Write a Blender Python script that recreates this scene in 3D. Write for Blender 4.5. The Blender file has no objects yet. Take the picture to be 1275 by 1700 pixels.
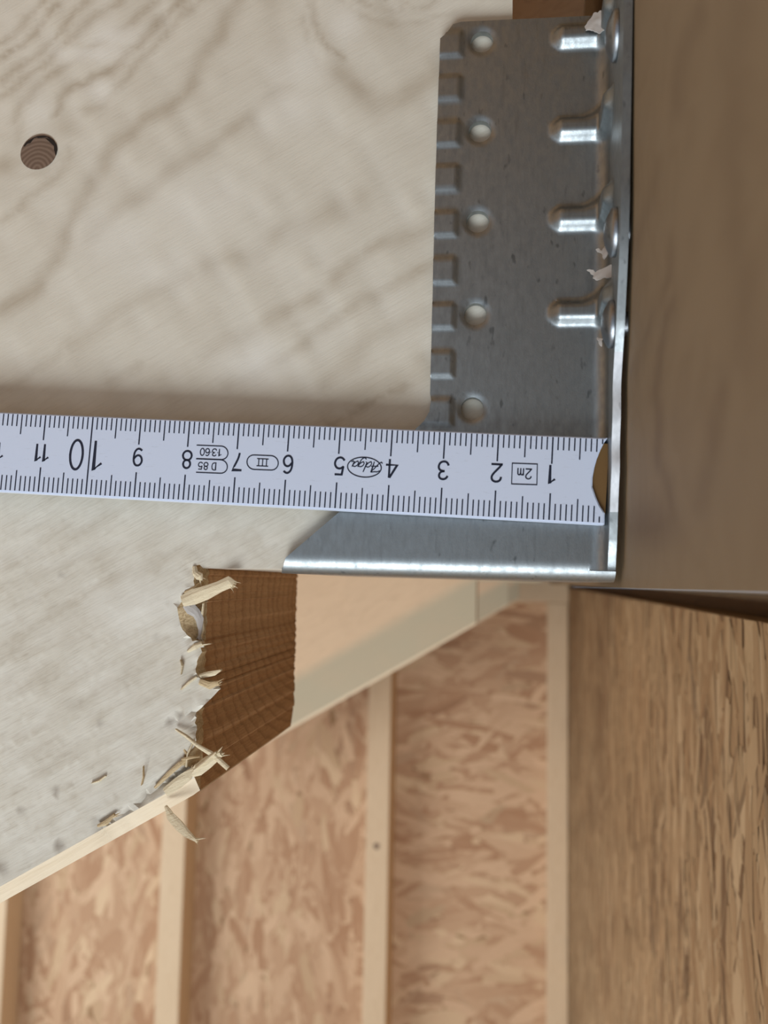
import bpy, bmesh, math, random
import numpy as np
from mathutils import Vector, Matrix
from mathutils.geometry import delaunay_2d_cdt
random.seed(7)
rng = np.random.default_rng(7)
S = bpy.context.scene
COL = S.collection

# ------------------------------------------------------------------ camera
F = 1350.0; CX, CY = 637.5, 850.0; EYE = 2.2
def nrm(a):
    a = np.array(a, float); return a / np.linalg.norm(a)
yc = nrm([(905 - CX) / F, (969 - CY) / F, 1.0])            # world +Y seen by the camera (x right, y down, z forward)
up0 = np.array([0.0022, -1.0, 0.0])
zc = nrm(up0 - yc * np.dot(up0, yc))
xc = np.cross(yc, zc)
RW = np.array([xc, yc, zc])                                # rows: world axes in camera coordinates
CAM = Vector((0, 0, EYE))
cam = bpy.data.cameras.new('camera'); camo = bpy.data.objects.new('camera', cam); COL.objects.link(camo)
RB = RW @ np.diag([1, -1, -1])                             # blender camera axes in world
camo.matrix_world = Matrix.Translation(CAM) @ Matrix(RB.tolist()).to_4x4()
cam.sensor_fit = 'VERTICAL'; cam.sensor_height = 24.0; cam.lens = 24.0 * F / 1700.0
cam.clip_start = 0.004; cam.clip_end = 60
cam.dof.use_dof = True; cam.dof.focus_distance = 0.166; cam.dof.aperture_fstop = 12.5
S.camera = camo

# ------------------------------------------------------------------ light
W = bpy.data.worlds.new('world'); S.world = W; W.use_nodes = True
W.node_tree.nodes['Background'].inputs[0].default_value = (0.78, 0.87, 1.0, 1)
W.node_tree.nodes['Background'].inputs[1].default_value = 0.5
def area(name, loc, target, size, energy, color, sy=None):
    l = bpy.data.lights.new(name, 'AREA'); l.energy = energy; l.color = color; l.size = size
    if sy: l.shape = 'RECTANGLE'; l.size_y = sy
    o = bpy.data.objects.new(name, l); COL.objects.link(o); o.location = loc
    o.rotation_euler = (Vector(target) - Vector(loc)).to_track_quat('-Z', 'Y').to_euler()
    return o
area('daylight_door', (-0.22, -1.05, EYE - 1.75), (0, 0.16, EYE), 0.9, 43, (0.85, 0.925, 1.0))
area('back_wall_fill', (-3.2, 0.4, EYE - 0.9), (-0.3, 2.4, EYE - 0.9), 1.6, 52, (0.95, 0.97, 1.0))  # added lamp that brightens the back wall; no window is built
S.view_settings.view_transform = 'Standard'; S.view_settings.look = 'None'
S.view_settings.exposure = 0.0; S.view_settings.gamma = 1.0; S.view_settings.use_curve_mapping = False

# ------------------------------------------------------------------ geometry helpers
def ray(px, py):
    d = np.array([(px - CX) / F, (py - CY) / F, 1.0]); return Vector((RW @ d).tolist())
class Plane:
    """origin o, e1 (right), e2 (up), n (towards the viewer)"""
    def __init__(s, o, n, e1):
        s.o = Vector(o); s.n = Vector(n).normalized(); e1 = Vector(e1)
        s.e1 = (e1 - s.n * e1.dot(s.n)).normalized(); s.e2 = s.n.cross(s.e1)
    def hit(s, px, py, w=0.0):
        r = ray(px, py); o = s.o + s.n * w
        return CAM + r * ((o - CAM).dot(s.n) / r.dot(s.n))
    def uv(s, px, py, w=0.0):
        p = s.hit(px, py, w) - s.o; return (p.dot(s.e1), p.dot(s.e2))
    def P(s, u, v, w=0.0): return s.o + s.e1 * u + s.e2 * v + s.n * w
    def shift(s, w): return Plane(s.o + s.n * w, s.n, s.e1)
    def mat(s, o=None):
        m = Matrix((s.e1, s.e2, s.n)).transposed().to_4x4(); m.translation = s.o if o is None else o; return m

def mesh_obj(name, verts, faces, mats, parent=None, mi=None, smooth=False, sharp=None, base=None, attrs=None):
    """verts in world space; the object's origin goes to the bottom middle (or base)"""
    A = np.array([tuple(v) for v in verts], float)
    if base is None:
        lo, hi = A.min(0), A.max(0); b = Vector(((lo[0] + hi[0]) / 2, (lo[1] + hi[1]) / 2, lo[2]))
    else: b = Vector(base)
    me = bpy.data.meshes.new(name); me.from_pydata((A - np.array(b)).tolist(), [], faces)
    for m in (mats if isinstance(mats, (list, tuple)) else [mats]): me.materials.append(m)
    if mi is not None: me.polygons.foreach_set('material_index', mi)
    if attrs:
        for k, arr in attrs.items():
            at = me.attributes.new(k, 'FLOAT_COLOR', 'POINT'); a4 = np.ones((len(A), 4), np.float32); arr = np.array(arr); a4[:, :arr.shape[1]] = arr
            at.data.foreach_set('color', a4.ravel())
    me.update()
    if smooth:
        me.shade_smooth()
        if sharp is not None: me.set_sharp_from_angle(angle=math.radians(sharp))
    o = bpy.data.objects.new(name, me); COL.objects.link(o)
    if parent is not None:
        o.parent = parent; o.location = b - world_loc(parent)
    else: o.location = b
    return o
def world_loc(o):
    l = Vector(o.location)
    while o.parent: o = o.parent; l += Vector(o.location)
    return l
def empty(name, loc):
    o = bpy.data.objects.new(name, None); COL.objects.link(o); o.location = loc; o.empty_display_size = .02; return o
def tag(o, label=None, cat=None, group=None, kind=None):
    if label: o['label'] = label
    if cat: o['category'] = cat
    if group: o['group'] = group
    if kind: o['kind'] = kind
    return o
def prism(pl, pts, w0, w1):
    """polygon pts (u,v) counter-clockwise seen from the viewer, from depth w0 (near) to w1 (far)"""
    n = len(pts)
    V = [pl.P(u, v, w0) for u, v in pts] + [pl.P(u, v, w1) for u, v in pts]
    Fc = [list(range(n)), list(range(2 * n - 1, n - 1, -1))] + [[i, i + n, (i + 1) % n + n, (i + 1) % n] for i in range(n)]
    return V, Fc
def box(x0, x1, y0, y1, z0, z1, bev=0.0):
    bm = bmesh.new(); bmesh.ops.create_cube(bm, size=1)
    for v in bm.verts:
        v.co = Vector(((x0 + x1) / 2 + v.co.x * (x1 - x0), (y0 + y1) / 2 + v.co.y * (y1 - y0), (z0 + z1) / 2 + v.co.z * (z1 - z0)))
    if bev: bmesh.ops.bevel(bm, geom=bm.edges[:], offset=bev, segments=2, affect='EDGES', profile=.5)
    V = [v.co.copy() for v in bm.verts]; Fc = [[v.index for v in f.verts] for f in bm.faces]
    bm.free(); return V, Fc
def inside(P, poly):
    x, y = P[:, 0], P[:, 1]; r = np.zeros(len(P), bool); n = len(poly)
    for i in range(n):
        x0, y0 = poly[i]; x1, y1 = poly[(i + 1) % n]
        c = ((y0 > y) != (y1 > y))
        with np.errstate(divide='ignore', invalid='ignore'): xi = (x1 - x0) * (y - y0) / (y1 - y0) + x0
        r ^= c & (x < xi)
    return r
def segdist(P, pts):
    d = np.full(len(P), 1e9)
    for a, b in zip(pts[:-1], pts[1:]):
        a = np.array(a, float); b = np.array(b, float); ab = b - a
        t = np.clip(((P - a) @ ab) / max(ab @ ab, 1e-12), 0, 1)
        d = np.minimum(d, np.linalg.norm(P - (a + t[:, None] * ab), axis=1))
    return d
def resample(poly, step, closed=True):
    out = []; n = len(poly)
    for i in range(n if closed else n - 1):
        a = np.array(poly[i]); b = np.array(poly[(i + 1) % n]); k = max(1, int(np.ceil(np.linalg.norm(b - a) / step)))
        out += [tuple(a + (b - a) * j / k) for j in range(k)]
    if not closed: out.append(tuple(poly[-1]))
    return out
def sheet(outline, holes, pts):
    """triangulate outline (list of 2d) minus holes with interior pts -> verts (n,2), tris"""
    V = [Vector(p) for p in outline]; E = [(i, (i + 1) % len(outline)) for i in range(len(outline))]
    for h in holes:
        b = len(V); V += [Vector(p) for p in h]; E += [(b + i, b + (i + 1) % len(h)) for i in range(len(h))]
    P = np.array(pts); loops = [list(outline)] + [list(h) for h in holes]
    ok = inside(P, outline)
    for h in holes: ok &= ~inside(P, h)
    for l in loops: ok &= segdist(P, l + [l[0]]) > 0.25 * np.linalg.norm(np.array(pts[1]) - np.array(pts[0]))
    V += [Vector(p) for p in P[ok]]
    vo, eo, fo, _, _, _ = delaunay_2d_cdt(V, E, [], 0, 1e-7)
    A = np.array([tuple(v) for v in vo]); T = np.array(fo)
    c = A[T].mean(1); k = inside(c, outline)
    for h in holes: k &= ~inside(c, h)
    T = T[k]
    a, b, d = A[T[:, 0]], A[T[:, 1]], A[T[:, 2]]
    ar = (b[:, 0] - a[:, 0]) * (d[:, 1] - a[:, 1]) - (b[:, 1] - a[:, 1]) * (d[:, 0] - a[:, 0])
    T[ar < 0] = T[ar < 0][:, ::-1]; T = T[np.abs(ar) > 1e-14]
    used = np.unique(T); rm = -np.ones(len(A), int); rm[used] = np.arange(len(used))
    return A[used], rm[T]
def boundary(T):
    e = set()
    for a, b, c in T.tolist():
        for x, y in ((a, b), (b, c), (c, a)):
            if (y, x) in e: e.discard((y, x))
            else: e.add((x, y))
    return e
def loops_of(edges):
    nx = {a: b for a, b in edges}; out = []
    while nx:
        s = next(iter(nx)); l = [s]; c = nx.pop(s)
        while c != s and c in nx: l.append(c); c = nx.pop(c)
        out.append(l)
    return out
def vnoise(P, scale, seed=0):
    """smooth value noise 2-D, about -1..1"""
    r = np.random.default_rng(seed); G = r.uniform(-1, 1, (128, 128)); Q = np.array(P) / scale + 1000.37
    i = np.floor(Q).astype(int); f = Q - i; f = f * f * (3 - 2 * f); i %= 128; j = (i + 1) % 128
    return ((G[i[:, 0], i[:, 1]] * (1 - f[:, 0]) + G[j[:, 0], i[:, 1]] * f[:, 0]) * (1 - f[:, 1])
            + (G[i[:, 0], j[:, 1]] * (1 - f[:, 0]) + G[j[:, 0], j[:, 1]] * f[:, 0]) * f[:, 1])

# ------------------------------------------------------------------ materials
class NT:
    def __init__(s, name):
        s.m = bpy.data.materials.new(name); s.m.use_nodes = True; s.t = s.m.node_tree
        s.b = s.t.nodes['Principled BSDF']; s.tc = s.t.nodes.new('ShaderNodeTexCoord')
    def n(s, typ, **kw):
        o = s.t.nodes.new(typ)
        for k, v in kw.items(): setattr(o, k, v)
        return o
    def put(s, sock, v):
        if v is None: return
        if isinstance(v, bpy.types.NodeSocket): s.t.links.new(v, sock)
        elif isinstance(v, (tuple, list)) and len(v) == 3 and sock.type == 'RGBA': sock.default_value = (*v, 1)
        else: sock.default_value = v
    def math(s, op, a, b=None, c=None):
        o = s.n('ShaderNodeMath', operation=op)
        for i, v in enumerate((a, b, c)):
            if v is not None: s.put(o.inputs[i], v)
        return o.outputs[0]
    def mapping(s, rot=(0, 0, 0), scale=(1, 1, 1), src=None):
        # rotate first, then stretch
        o = s.n('ShaderNodeMapping'); s.put(o.inputs[0], src or s.tc.outputs['Object']); o.inputs['Rotation'].default_value = rot
        q = s.n('ShaderNodeVectorMath', operation='MULTIPLY'); s.put(q.inputs[0], o.outputs[0]); q.inputs[1].default_value = scale
        return q.outputs[0]
    def noise(s, vec, scale, detail=3, rough=.5, dist=0.0):
        o = s.n('ShaderNodeTexNoise'); s.put(o.inputs['Vector'], vec); o.inputs['Scale'].default_value = scale
        o.inputs['Detail'].default_value = detail; o.inputs['Roughness'].default_value = rough; o.inputs['Distortion'].default_value = dist
        return o.outputs[0]
    def ramp(s, f, stops, interp='LINEAR'):
        o = s.n('ShaderNodeValToRGB'); s.put(o.inputs[0], f); r = o.color_ramp; r.interpolation = interp
        while len(r.elements) > 1: r.elements.remove(r.elements[0])
        for i, (p, c) in enumerate(stops):
            e = r.elements[0] if i == 0 else r.elements.new(p); e.position = p; e.color = (*c, 1) if len(c) == 3 else c
        return o.outputs[0]
    def rng(s, f, a, b, c=0., d=1.):
        o = s.n('ShaderNodeMapRange'); s.put(o.inputs[0], f)
        for i, v in enumerate((a, b, c, d)): o.inputs[i + 1].default_value = v
        return o.outputs[0]
    def mix(s, f, a, b, mode='MIX'):
        o = s.n('ShaderNodeMix', data_type='RGBA', blend_type=mode)
        s.put(o.inputs[0], f); s.put(o.inputs[6], a); s.put(o.inputs[7], b); return o.outputs[2]
    def bump(s, h, strength=.3, dist=.0005, normal=None):
        o = s.n('ShaderNodeBump'); s.put(o.inputs['Height'], h); o.inputs['Strength'].default_value = strength; o.inputs['Distance'].default_value = dist
        if normal: s.put(o.inputs['Normal'], normal)
        return o.outputs[0]
    def attr(s, name):
        o = s.n('ShaderNodeAttribute', attribute_name=name); q = s.n('ShaderNodeSeparateColor'); s.put(q.inputs[0], o.outputs[0]); return q.outputs
    def done(s, color=None, rough=None, metal=None, normal=None, spec=None):
        s.put(s.b.inputs['Base Color'], color); s.put(s.b.inputs['Roughness'], rough); s.put(s.b.inputs['Metallic'], metal)
        s.put(s.b.inputs['Normal'], normal); s.put(s.b.inputs['Specular IOR Level'], spec); return s.m
def lin(r, g, b): return tuple(((c / 255) / 12.92 if c / 255 < .04045 else ((c / 255 + .055) / 1.055) ** 2.4) for c in (r, g, b))

def wood(name, light, dark, angle=0.0, axis='Y', freq=90, amount=.5, fine=.35, bumpd=.0002, fig=False, band=None):
    """planed softwood; 'angle' tilts the grain about the given axis (grain along local X when 0, along Z when 90 deg about Y)"""
    N = NT(name); rot = {'Y': (0, angle, 0), 'X': (angle, 0, 0), 'Z': (0, 0, angle)}[axis]
    warp = N.noise(N.mapping(rot, (1, 6, 6)), 5, 2)
    v = N.mapping(rot, (1.2, 14, 14))
    big = N.noise(v, freq * .06, 3, .5, .4)
    rings = N.math('FRACT', N.math('MULTIPLY', big, 9.0))
    line = N.ramp(rings, [(0, (0, 0, 0)), (.55, (.15,) * 3), (.9, (1,) * 3), (1, (0, 0, 0))])
    fn = N.noise(N.mapping(rot, (1, 22, 22)), 130, 4, .6)
    mott = N.noise(None, 28, 3, .55)
    c = N.mix(N.math('MULTIPLY', line, amount), light, dark)
    fa = N.math('MULTIPLY', N.rng(fn, .5, .75), fine)
    if fig is True:
        at = N.n('ShaderNodeAttribute', attribute_name='fig'); fa = N.math('MULTIPLY', fa, at.outputs['Alpha'])
    c = N.mix(fa, c, dark)
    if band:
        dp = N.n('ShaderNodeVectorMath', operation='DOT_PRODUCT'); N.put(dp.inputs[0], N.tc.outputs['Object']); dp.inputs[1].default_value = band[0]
        c = N.mix(N.rng(dp.outputs['Value'], band[1] + .048, band[1] + .036, 0, .85), c, lin(190, 184, 158))  # greyer lower band: the cooler light there is put into the colour
    c = N.mix(N.rng(mott, .35, .75, 0, .25), c, tuple(x * .82 for x in light))
    if fig:
        A = N.attr('fig')
        c = N.mix(N.math('MULTIPLY', A[0], 1.0), c, lin(166, 150, 126) if fig is True else lin(92, 68, 44))
        c = N.mix(A[1], c, lin(232, 228, 216))
        if fig == 'beam': pass
        c = N.mix(A[2], c, lin(88, 62, 40))
    h = N.math('ADD', fn, N.math('MULTIPLY', mott, .7))
    return N.done(c, .62, 0, N.bump(h, .5, bumpd), .3)

M = {}
M['rafter'] = wood('spruce_face', lin(218, 211, 194), lin(162, 148, 126), math.radians(29), 'Y', 90, .06, .42, .00010, True)
M['chamfer'] = wood('planed_edge', lin(232, 214, 184), lin(196, 170, 132), math.radians(29), 'Y', 90, .2, .3)
M['stud'] = wood('stud_timber', lin(226, 200, 165), lin(196, 163, 122), math.radians(90), 'Y', 60, .3, .2)
M['torn'] = wood('torn_fibre', lin(214, 190, 148), lin(150, 118, 78), math.radians(29), 'Y', 200, .5, .7, .0005)
M['splinter'] = wood('splinter_fibre', lin(226, 210, 176), lin(178, 152, 112), math.radians(24), 'Y', 300, .4, .5, .0002)
M['beam'] = wood('beam_timber', lin(138, 118, 90), lin(120, 98, 70), math.radians(8), 'X', 40, .3, .15, fig='beam')
M['plate'] = wood('shaded_plate_timber', lin(110, 80, 50), lin(70, 48, 30), math.radians(90), 'Z', 40, .5, .3)
M['floor'] = NT('floor_boards').done(lin(196, 182, 162), .7)

def endgrain():
    N = NT('saw_cut_end_grain')
    # object axes: Y is depth, Z is height; rings round a pith behind the far edge
    sx = N.n('ShaderNodeSeparateXYZ'); N.put(sx.inputs[0], N.tc.outputs['Object'])
    wob = N.noise(None, 26, 2)
    y = N.math('ADD', sx.outputs[1], N.math('MULTIPLY', N.math('SUBTRACT', wob, .5), .006))
    dy = N.math('SUBTRACT', y, PITH[0]); dz = N.math('SUBTRACT', sx.outputs[2], PITH[1])
    r = N.math('SQRT', N.math('ADD', N.math('POWER', N.math('MULTIPLY', dy, .55), 2), N.math('POWER', dz, 2)))
    ring = N.math('FRACT', N.math('MULTIPLY', r, 350))
    line = N.ramp(ring, [(0, (0,) * 3), (.5, (.1,) * 3), (.85, (1,) * 3), (1, (0,) * 3)])
    saw = N.noise(N.mapping((0, 0, 0), (1, 3, 60)), 30, 3)
    sp = N.noise(N.mapping((0, 0, 0), (1, 1, 3)), 900, 2)
    c = N.mix(N.math('MULTIPLY', line, .55), lin(194, 154, 112), lin(150, 112, 76))
    c = N.mix(N.rng(saw, .4, .7, 0, .4), c, lin(164, 124, 84))
    c = N.mix(N.rng(sp, .55, .75, 0, .4), c, lin(120, 84, 54))
    return N.done(c, .8, 0, N.bump(N.math('ADD', saw, N.math('MULTIPLY', line, -.5)), .6, .0004), .2)

def galvanized(name, base=(.36, .39, .395), rough=.42, metal=1.0):
    N = NT(name)
    sp = N.noise(None, 420, 3, .6)
    st = N.noise(N.mapping((0, 0, 0), (6, 6, 1)), 160, 4, .6)
    cl = N.noise(None, 60, 3, .5)
    c = N.mix(N.rng(cl, .3, .7), base, tuple(x * .78 for x in base))
    c = N.mix(N.rng(st, .55, .75, 0, .5), c, tuple(x * .6 for x in base))
    dark = N.noise(N.mapping((0, 0, 0), (2.2, 2.2, 1)), 300, 2, .5)
    c = N.mix(N.rng(dark, .66, .76, 0, .6), c, (.10, .11, .11))
    r = N.rng(N.math('ADD', N.math('MULTIPLY', sp, .5), N.math('MULTIPLY', cl, .5)), .3, .7, rough - .06, rough + .12)
    return N.done(c, r, metal, N.bump(N.math('ADD', sp, st), .25, .00006))
M['zinc'] = galvanized('galvanized_sheet')
M['zinc_lit'] = galvanized('lit_rim_zinc', (.80, .83, .86), .6, .2)  # paler zinc: light caught by the lower rim is put into its colour
M['nail'] = galvanized('nail_steel', (.36, .38, .40), .3)

def flat(name, col, rough=.5, metal=0, spec=.4): return NT(name).done(col, rough, metal, None, spec)
M['ink'] = flat('scale_ink', (.012, .016, .035), .5)
M['brass'] = flat('brass_cap', lin(118, 88, 50), .5, .1)
M['dark'] = flat('crack_dark', (.02, .013, .009), .9)
def paper():
    N = NT('torn_paper'); n = N.noise(None, 500, 3)
    return N.done(N.mix(n, lin(206, 200, 192), lin(176, 168, 160)), .8, 0, N.bump(n, .5, .0002))
M['paper'] = paper()
def rulerpaint():
    N = NT('white_lacquer'); sm = N.noise(None, 75, 4, .65); g = N.noise(None, 900, 3, .6)
    c = N.mix(N.rng(sm, .62, .74, 0, .35), lin(208, 217, 234), lin(150, 152, 156))
    c = N.mix(N.rng(g, .6, .8, 0, .15), c, lin(160, 160, 165))
    return N.done(c, .42, 0, N.bump(g, .1, .00003), .4)
M['ruler'] = rulerpaint()
def knotmat():
    N = NT('knot_wood'); sx = N.n('ShaderNodeTexWave', wave_type='RINGS', rings_direction='Y')
    N.put(sx.inputs['Vector'], N.tc.outputs['Object']); sx.inputs['Scale'].default_value = 330; sx.inputs['Distortion'].default_value = 2.5; sx.inputs['Detail'].default_value = 3
    n = N.noise(None, 700, 3)
    c = N.mix(sx.outputs[1], lin(146, 124, 106), lin(120, 98, 82))
    return N.done(N.mix(N.rng(n, .5, .7, 0, .5), c, lin(84, 62, 50)), .75, 0, N.bump(n, .5, .0003), .2)
M['knot'] = knotmat()
def strandmat(name, a, b, dirn):
    N = NT(name); A = N.attr('tone')
    sc = (30, 30, 2.5) if dirn == 'Z' else (2.5, 30, 30)
    n = N.noise(N.mapping((0, 0, 0), sc), 30, 4, .6)
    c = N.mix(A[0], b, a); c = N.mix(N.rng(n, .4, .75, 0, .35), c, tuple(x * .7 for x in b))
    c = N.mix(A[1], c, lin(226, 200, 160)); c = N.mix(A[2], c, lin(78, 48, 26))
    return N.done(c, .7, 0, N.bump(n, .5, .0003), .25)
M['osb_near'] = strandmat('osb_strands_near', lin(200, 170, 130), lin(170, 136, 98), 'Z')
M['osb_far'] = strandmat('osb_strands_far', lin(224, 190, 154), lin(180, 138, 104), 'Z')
M['roof'] = wood('roof_board', lin(196, 152, 108), lin(166, 122, 80), 0, 'Y', 60, .5, .4)
M['osb_base'] = flat('osb_glue_brown', lin(156, 122, 86), .8)

# ------------------------------------------------------------------ planes of the close-up
def normal_from_vp(x, y=969):
    return -(ray(x, y).normalized())
D0 = ray(1010, 727); T0 = CAM + D0 * 0.1495
RUL = Plane(T0, normal_from_vp(798), ray(1010, 727) - ray(10, 690)); RUL = Plane(RUL.o, RUL.n, RUL.hit(1010, 727) - RUL.hit(76.4, 687.5))
nr = normal_from_vp(815); nr = Vector((nr.x, nr.y, 0)).normalized()
HNG = Plane(T0 - nr * 0.0032, nr, Vector((1, 0, 0)))            # front of the hanger's plate
RAF = HNG.shift(-0.0022)                                        # front of the rafter
RT = 0.080

# ------------------------------------------------------------------ the room beyond
YW = 2.46; XS = 0.0660; YF = YW - .09
def strands(name, kind, mat, parent, n, uvrange, place, ang, size):
    """thin wood flakes pressed on a panel, one mesh"""
    V = []; Fc = []; tone = []
    for i in range(n):
        a = random.uniform(*uvrange[0]); b = random.uniform(*uvrange[1]); L = random.uniform(*size[0]); w = random.uniform(*size[1])
        th = ang(a, b) + random.gauss(0, .38); c, s = math.cos(th), math.sin(th); h = random.uniform(.0001, .00045) * (i / n * .6 + .4)
        k = 3; pr = []
        for q in range(k + 1):
            t = -.5 + q / k; ww = w * (.5 + random.uniform(-.14, .10)) * (.6 if q in (0, k) else 1)
            pr.append((t * L, ww, random.uniform(-.15, .15) * w))
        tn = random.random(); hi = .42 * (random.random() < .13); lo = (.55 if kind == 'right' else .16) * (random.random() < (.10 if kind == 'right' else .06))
        lift = random.uniform(-.0001, .0001); b0 = len(V)
        for (t, ww, off) in pr:
            for sg in (-1, 1):
                x = t * c - (off + sg * ww) * s; y = t * s + (off + sg * ww) * c
                u_ = min(max(a + x, uvrange[2][0]), uvrange[2][1]); v_ = min(max(b + y, uvrange[3][0]), uvrange[3][1])
                V.append(place(u_, v_, max(.00005, h + lift * sg)))
                tone.append((tn, hi, lo))
        for q in range(k): Fc.append([b0 + 2 * q, b0 + 2 * q + 2, b0 + 2 * q + 3, b0 + 2 * q + 1])
    o = mesh_obj(name, V, Fc, mat, parent, attrs={'tone': tone}); o['kind'] = 'stuff'; return o

V, Fc = box(-3.0, XS + .015, YW, YW + .015, 0, EYE + .9)
wb = tag(mesh_obj('wall_back', V, Fc, M['osb_base']), 'pale chipboard-like strand panel wall at the back of the room', None, None, 'structure')
def angb(a, b): return math.pi / 2 if a < -.47 else (.1 if a < .1 else .5)
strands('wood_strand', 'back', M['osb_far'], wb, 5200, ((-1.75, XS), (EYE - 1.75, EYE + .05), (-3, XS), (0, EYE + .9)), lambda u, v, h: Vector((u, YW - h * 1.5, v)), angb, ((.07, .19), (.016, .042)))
V, Fc = box(XS, XS + .015, .02, YW, 0, EYE - .0106)
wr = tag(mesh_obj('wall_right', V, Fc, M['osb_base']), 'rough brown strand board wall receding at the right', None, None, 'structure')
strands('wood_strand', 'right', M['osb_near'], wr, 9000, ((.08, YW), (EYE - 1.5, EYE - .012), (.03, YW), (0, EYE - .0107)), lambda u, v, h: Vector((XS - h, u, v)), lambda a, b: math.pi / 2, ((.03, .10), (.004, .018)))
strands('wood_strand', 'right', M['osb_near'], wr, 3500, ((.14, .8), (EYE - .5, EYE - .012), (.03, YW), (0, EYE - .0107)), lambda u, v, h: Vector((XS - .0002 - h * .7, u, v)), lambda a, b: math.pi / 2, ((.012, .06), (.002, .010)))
V, Fc = box(-3.0, XS + .2, -2.5, YW, -.05, 0)
tag(mesh_obj('floor', V, Fc, M['floor']), 'pale board floor of the room', None, None, 'structure')

def fx(px, Y): return (px - 905) / F * Y * 1.04
def farx(px, py, Y):
    r = ray(px, py); return (r * (Y / r.y)).x
studs = [(-42, 5, 1600, 'pale wall stud at the lower left corner, mostly outside the picture'),
         (264, 303, 1500, 'pale wall stud under the torn rafter end, left of the knotty one'),
         (607, 645, 1400, 'pale wall stud with a small dark knot, in the middle of the back wall'),
         (908, 943, 1300, 'pale corner stud where back wall meets rough right wall')]
for a, b, y, lab in studs:
    x0 = farx(a, y, YF); x1 = min(farx(b, y, YF), XS - .0005)
    V, Fc = box(x0, x1, YF, YW - .0012, 0, EYE - .053, .002)
    s = tag(mesh_obj('wall_stud', V, Fc, M['stud']), lab, 'stud')
    if 600 < a < 700:
        p = Plane((0, YF - .0005, EYE), (0, -1, 0), (1, 0, 0)); u, v = p.uv(625, 1405)
        pts = [(u + .009 * math.cos(t) * (1 + .15 * math.sin(3 * t)), v + .009 * math.sin(t)) for t in np.linspace(0, 2 * math.pi, 14)[:-1]]
        V, Fc = prism(p, pts, 0, -.003); mesh_obj('knot', V, Fc, M['knot'], s)
V, Fc = box(-3.0, XS - .0005, YF, YW - .0012, EYE - .0525, EYE + .03, .002)
tag(mesh_obj('top_plate', V, Fc, M['stud']), 'pale horizontal timber along the top of the back wall studs', 'timber')
# timber behind the strand board's top, the gap's shade put into its colour
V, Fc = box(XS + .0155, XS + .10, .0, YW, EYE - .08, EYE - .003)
tag(mesh_obj('wall_plate', V, Fc, M['plate']), 'timber coloured dark as shade in the gap between beam underside and strand board', 'timber')

# ------------------------------------------------------------------ rafters
def U(px, py, w=0.0): return RAF.uv(px, py, w)
b0 = np.array(U(0, 1472)); b1 = np.array(U(285, 1312)); bd = (b1 - b0) / np.linalg.norm(b1 - b0); bn = np.array([-bd[1], bd[0]])   # front lower arris
CH = 0.0030
u_h = U(332, 1100)[0]; u_e = U(848, 500)[0]; v_s = U(600, 946)[1]
def on_bottom(u, off=0.0): return b0[1] + (u - b0[0]) * bd[1] / bd[0] + off
HT = .235
jag_z = [(300, 1545), (215, 1500), (225, 1430), (290, 1380), (310, 1330), (302, 1290), (312, 1255), (300, 1215), (308, 1180), (302, 1145), (340, 1115), (380, 1078), (420, 1035), (452, 1000), (470, 985), (455, 965), (476, 938), (440, 948),
         (400, 955), (385, 940), (345, 935), (318, 900), (300, 850), (312, 800), (345, 740), (335, 710), (360, 705), (340, 668), (310, 660), (283, 665),
         (250, 625), (215, 590), (195, 540), (185, 490), (182, 440), (200, 405), (235, 395), (215, 345), (260, 320), (300, 290), (290, 262), (298, 230), (280, 195), (300, 160), (330, 150), (352, 176)]
jag = [(250 + x / 4.048, 900 + y / 4.048) for x, y in jag_z]
heel = [U(x, y) for x, y in jag]
u_l = -.36; u_cut = u_h
start = (heel[0][0], on_bottom(heel[0][0]))
outline = [(u_l, on_bottom(u_l)), start] + heel + [U(467, 944), U(477, 933), (u_e, U(848, 944)[1]), (u_e, on_bottom(u_e) + HT), (u_l, on_bottom(u_l) + HT)]
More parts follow.
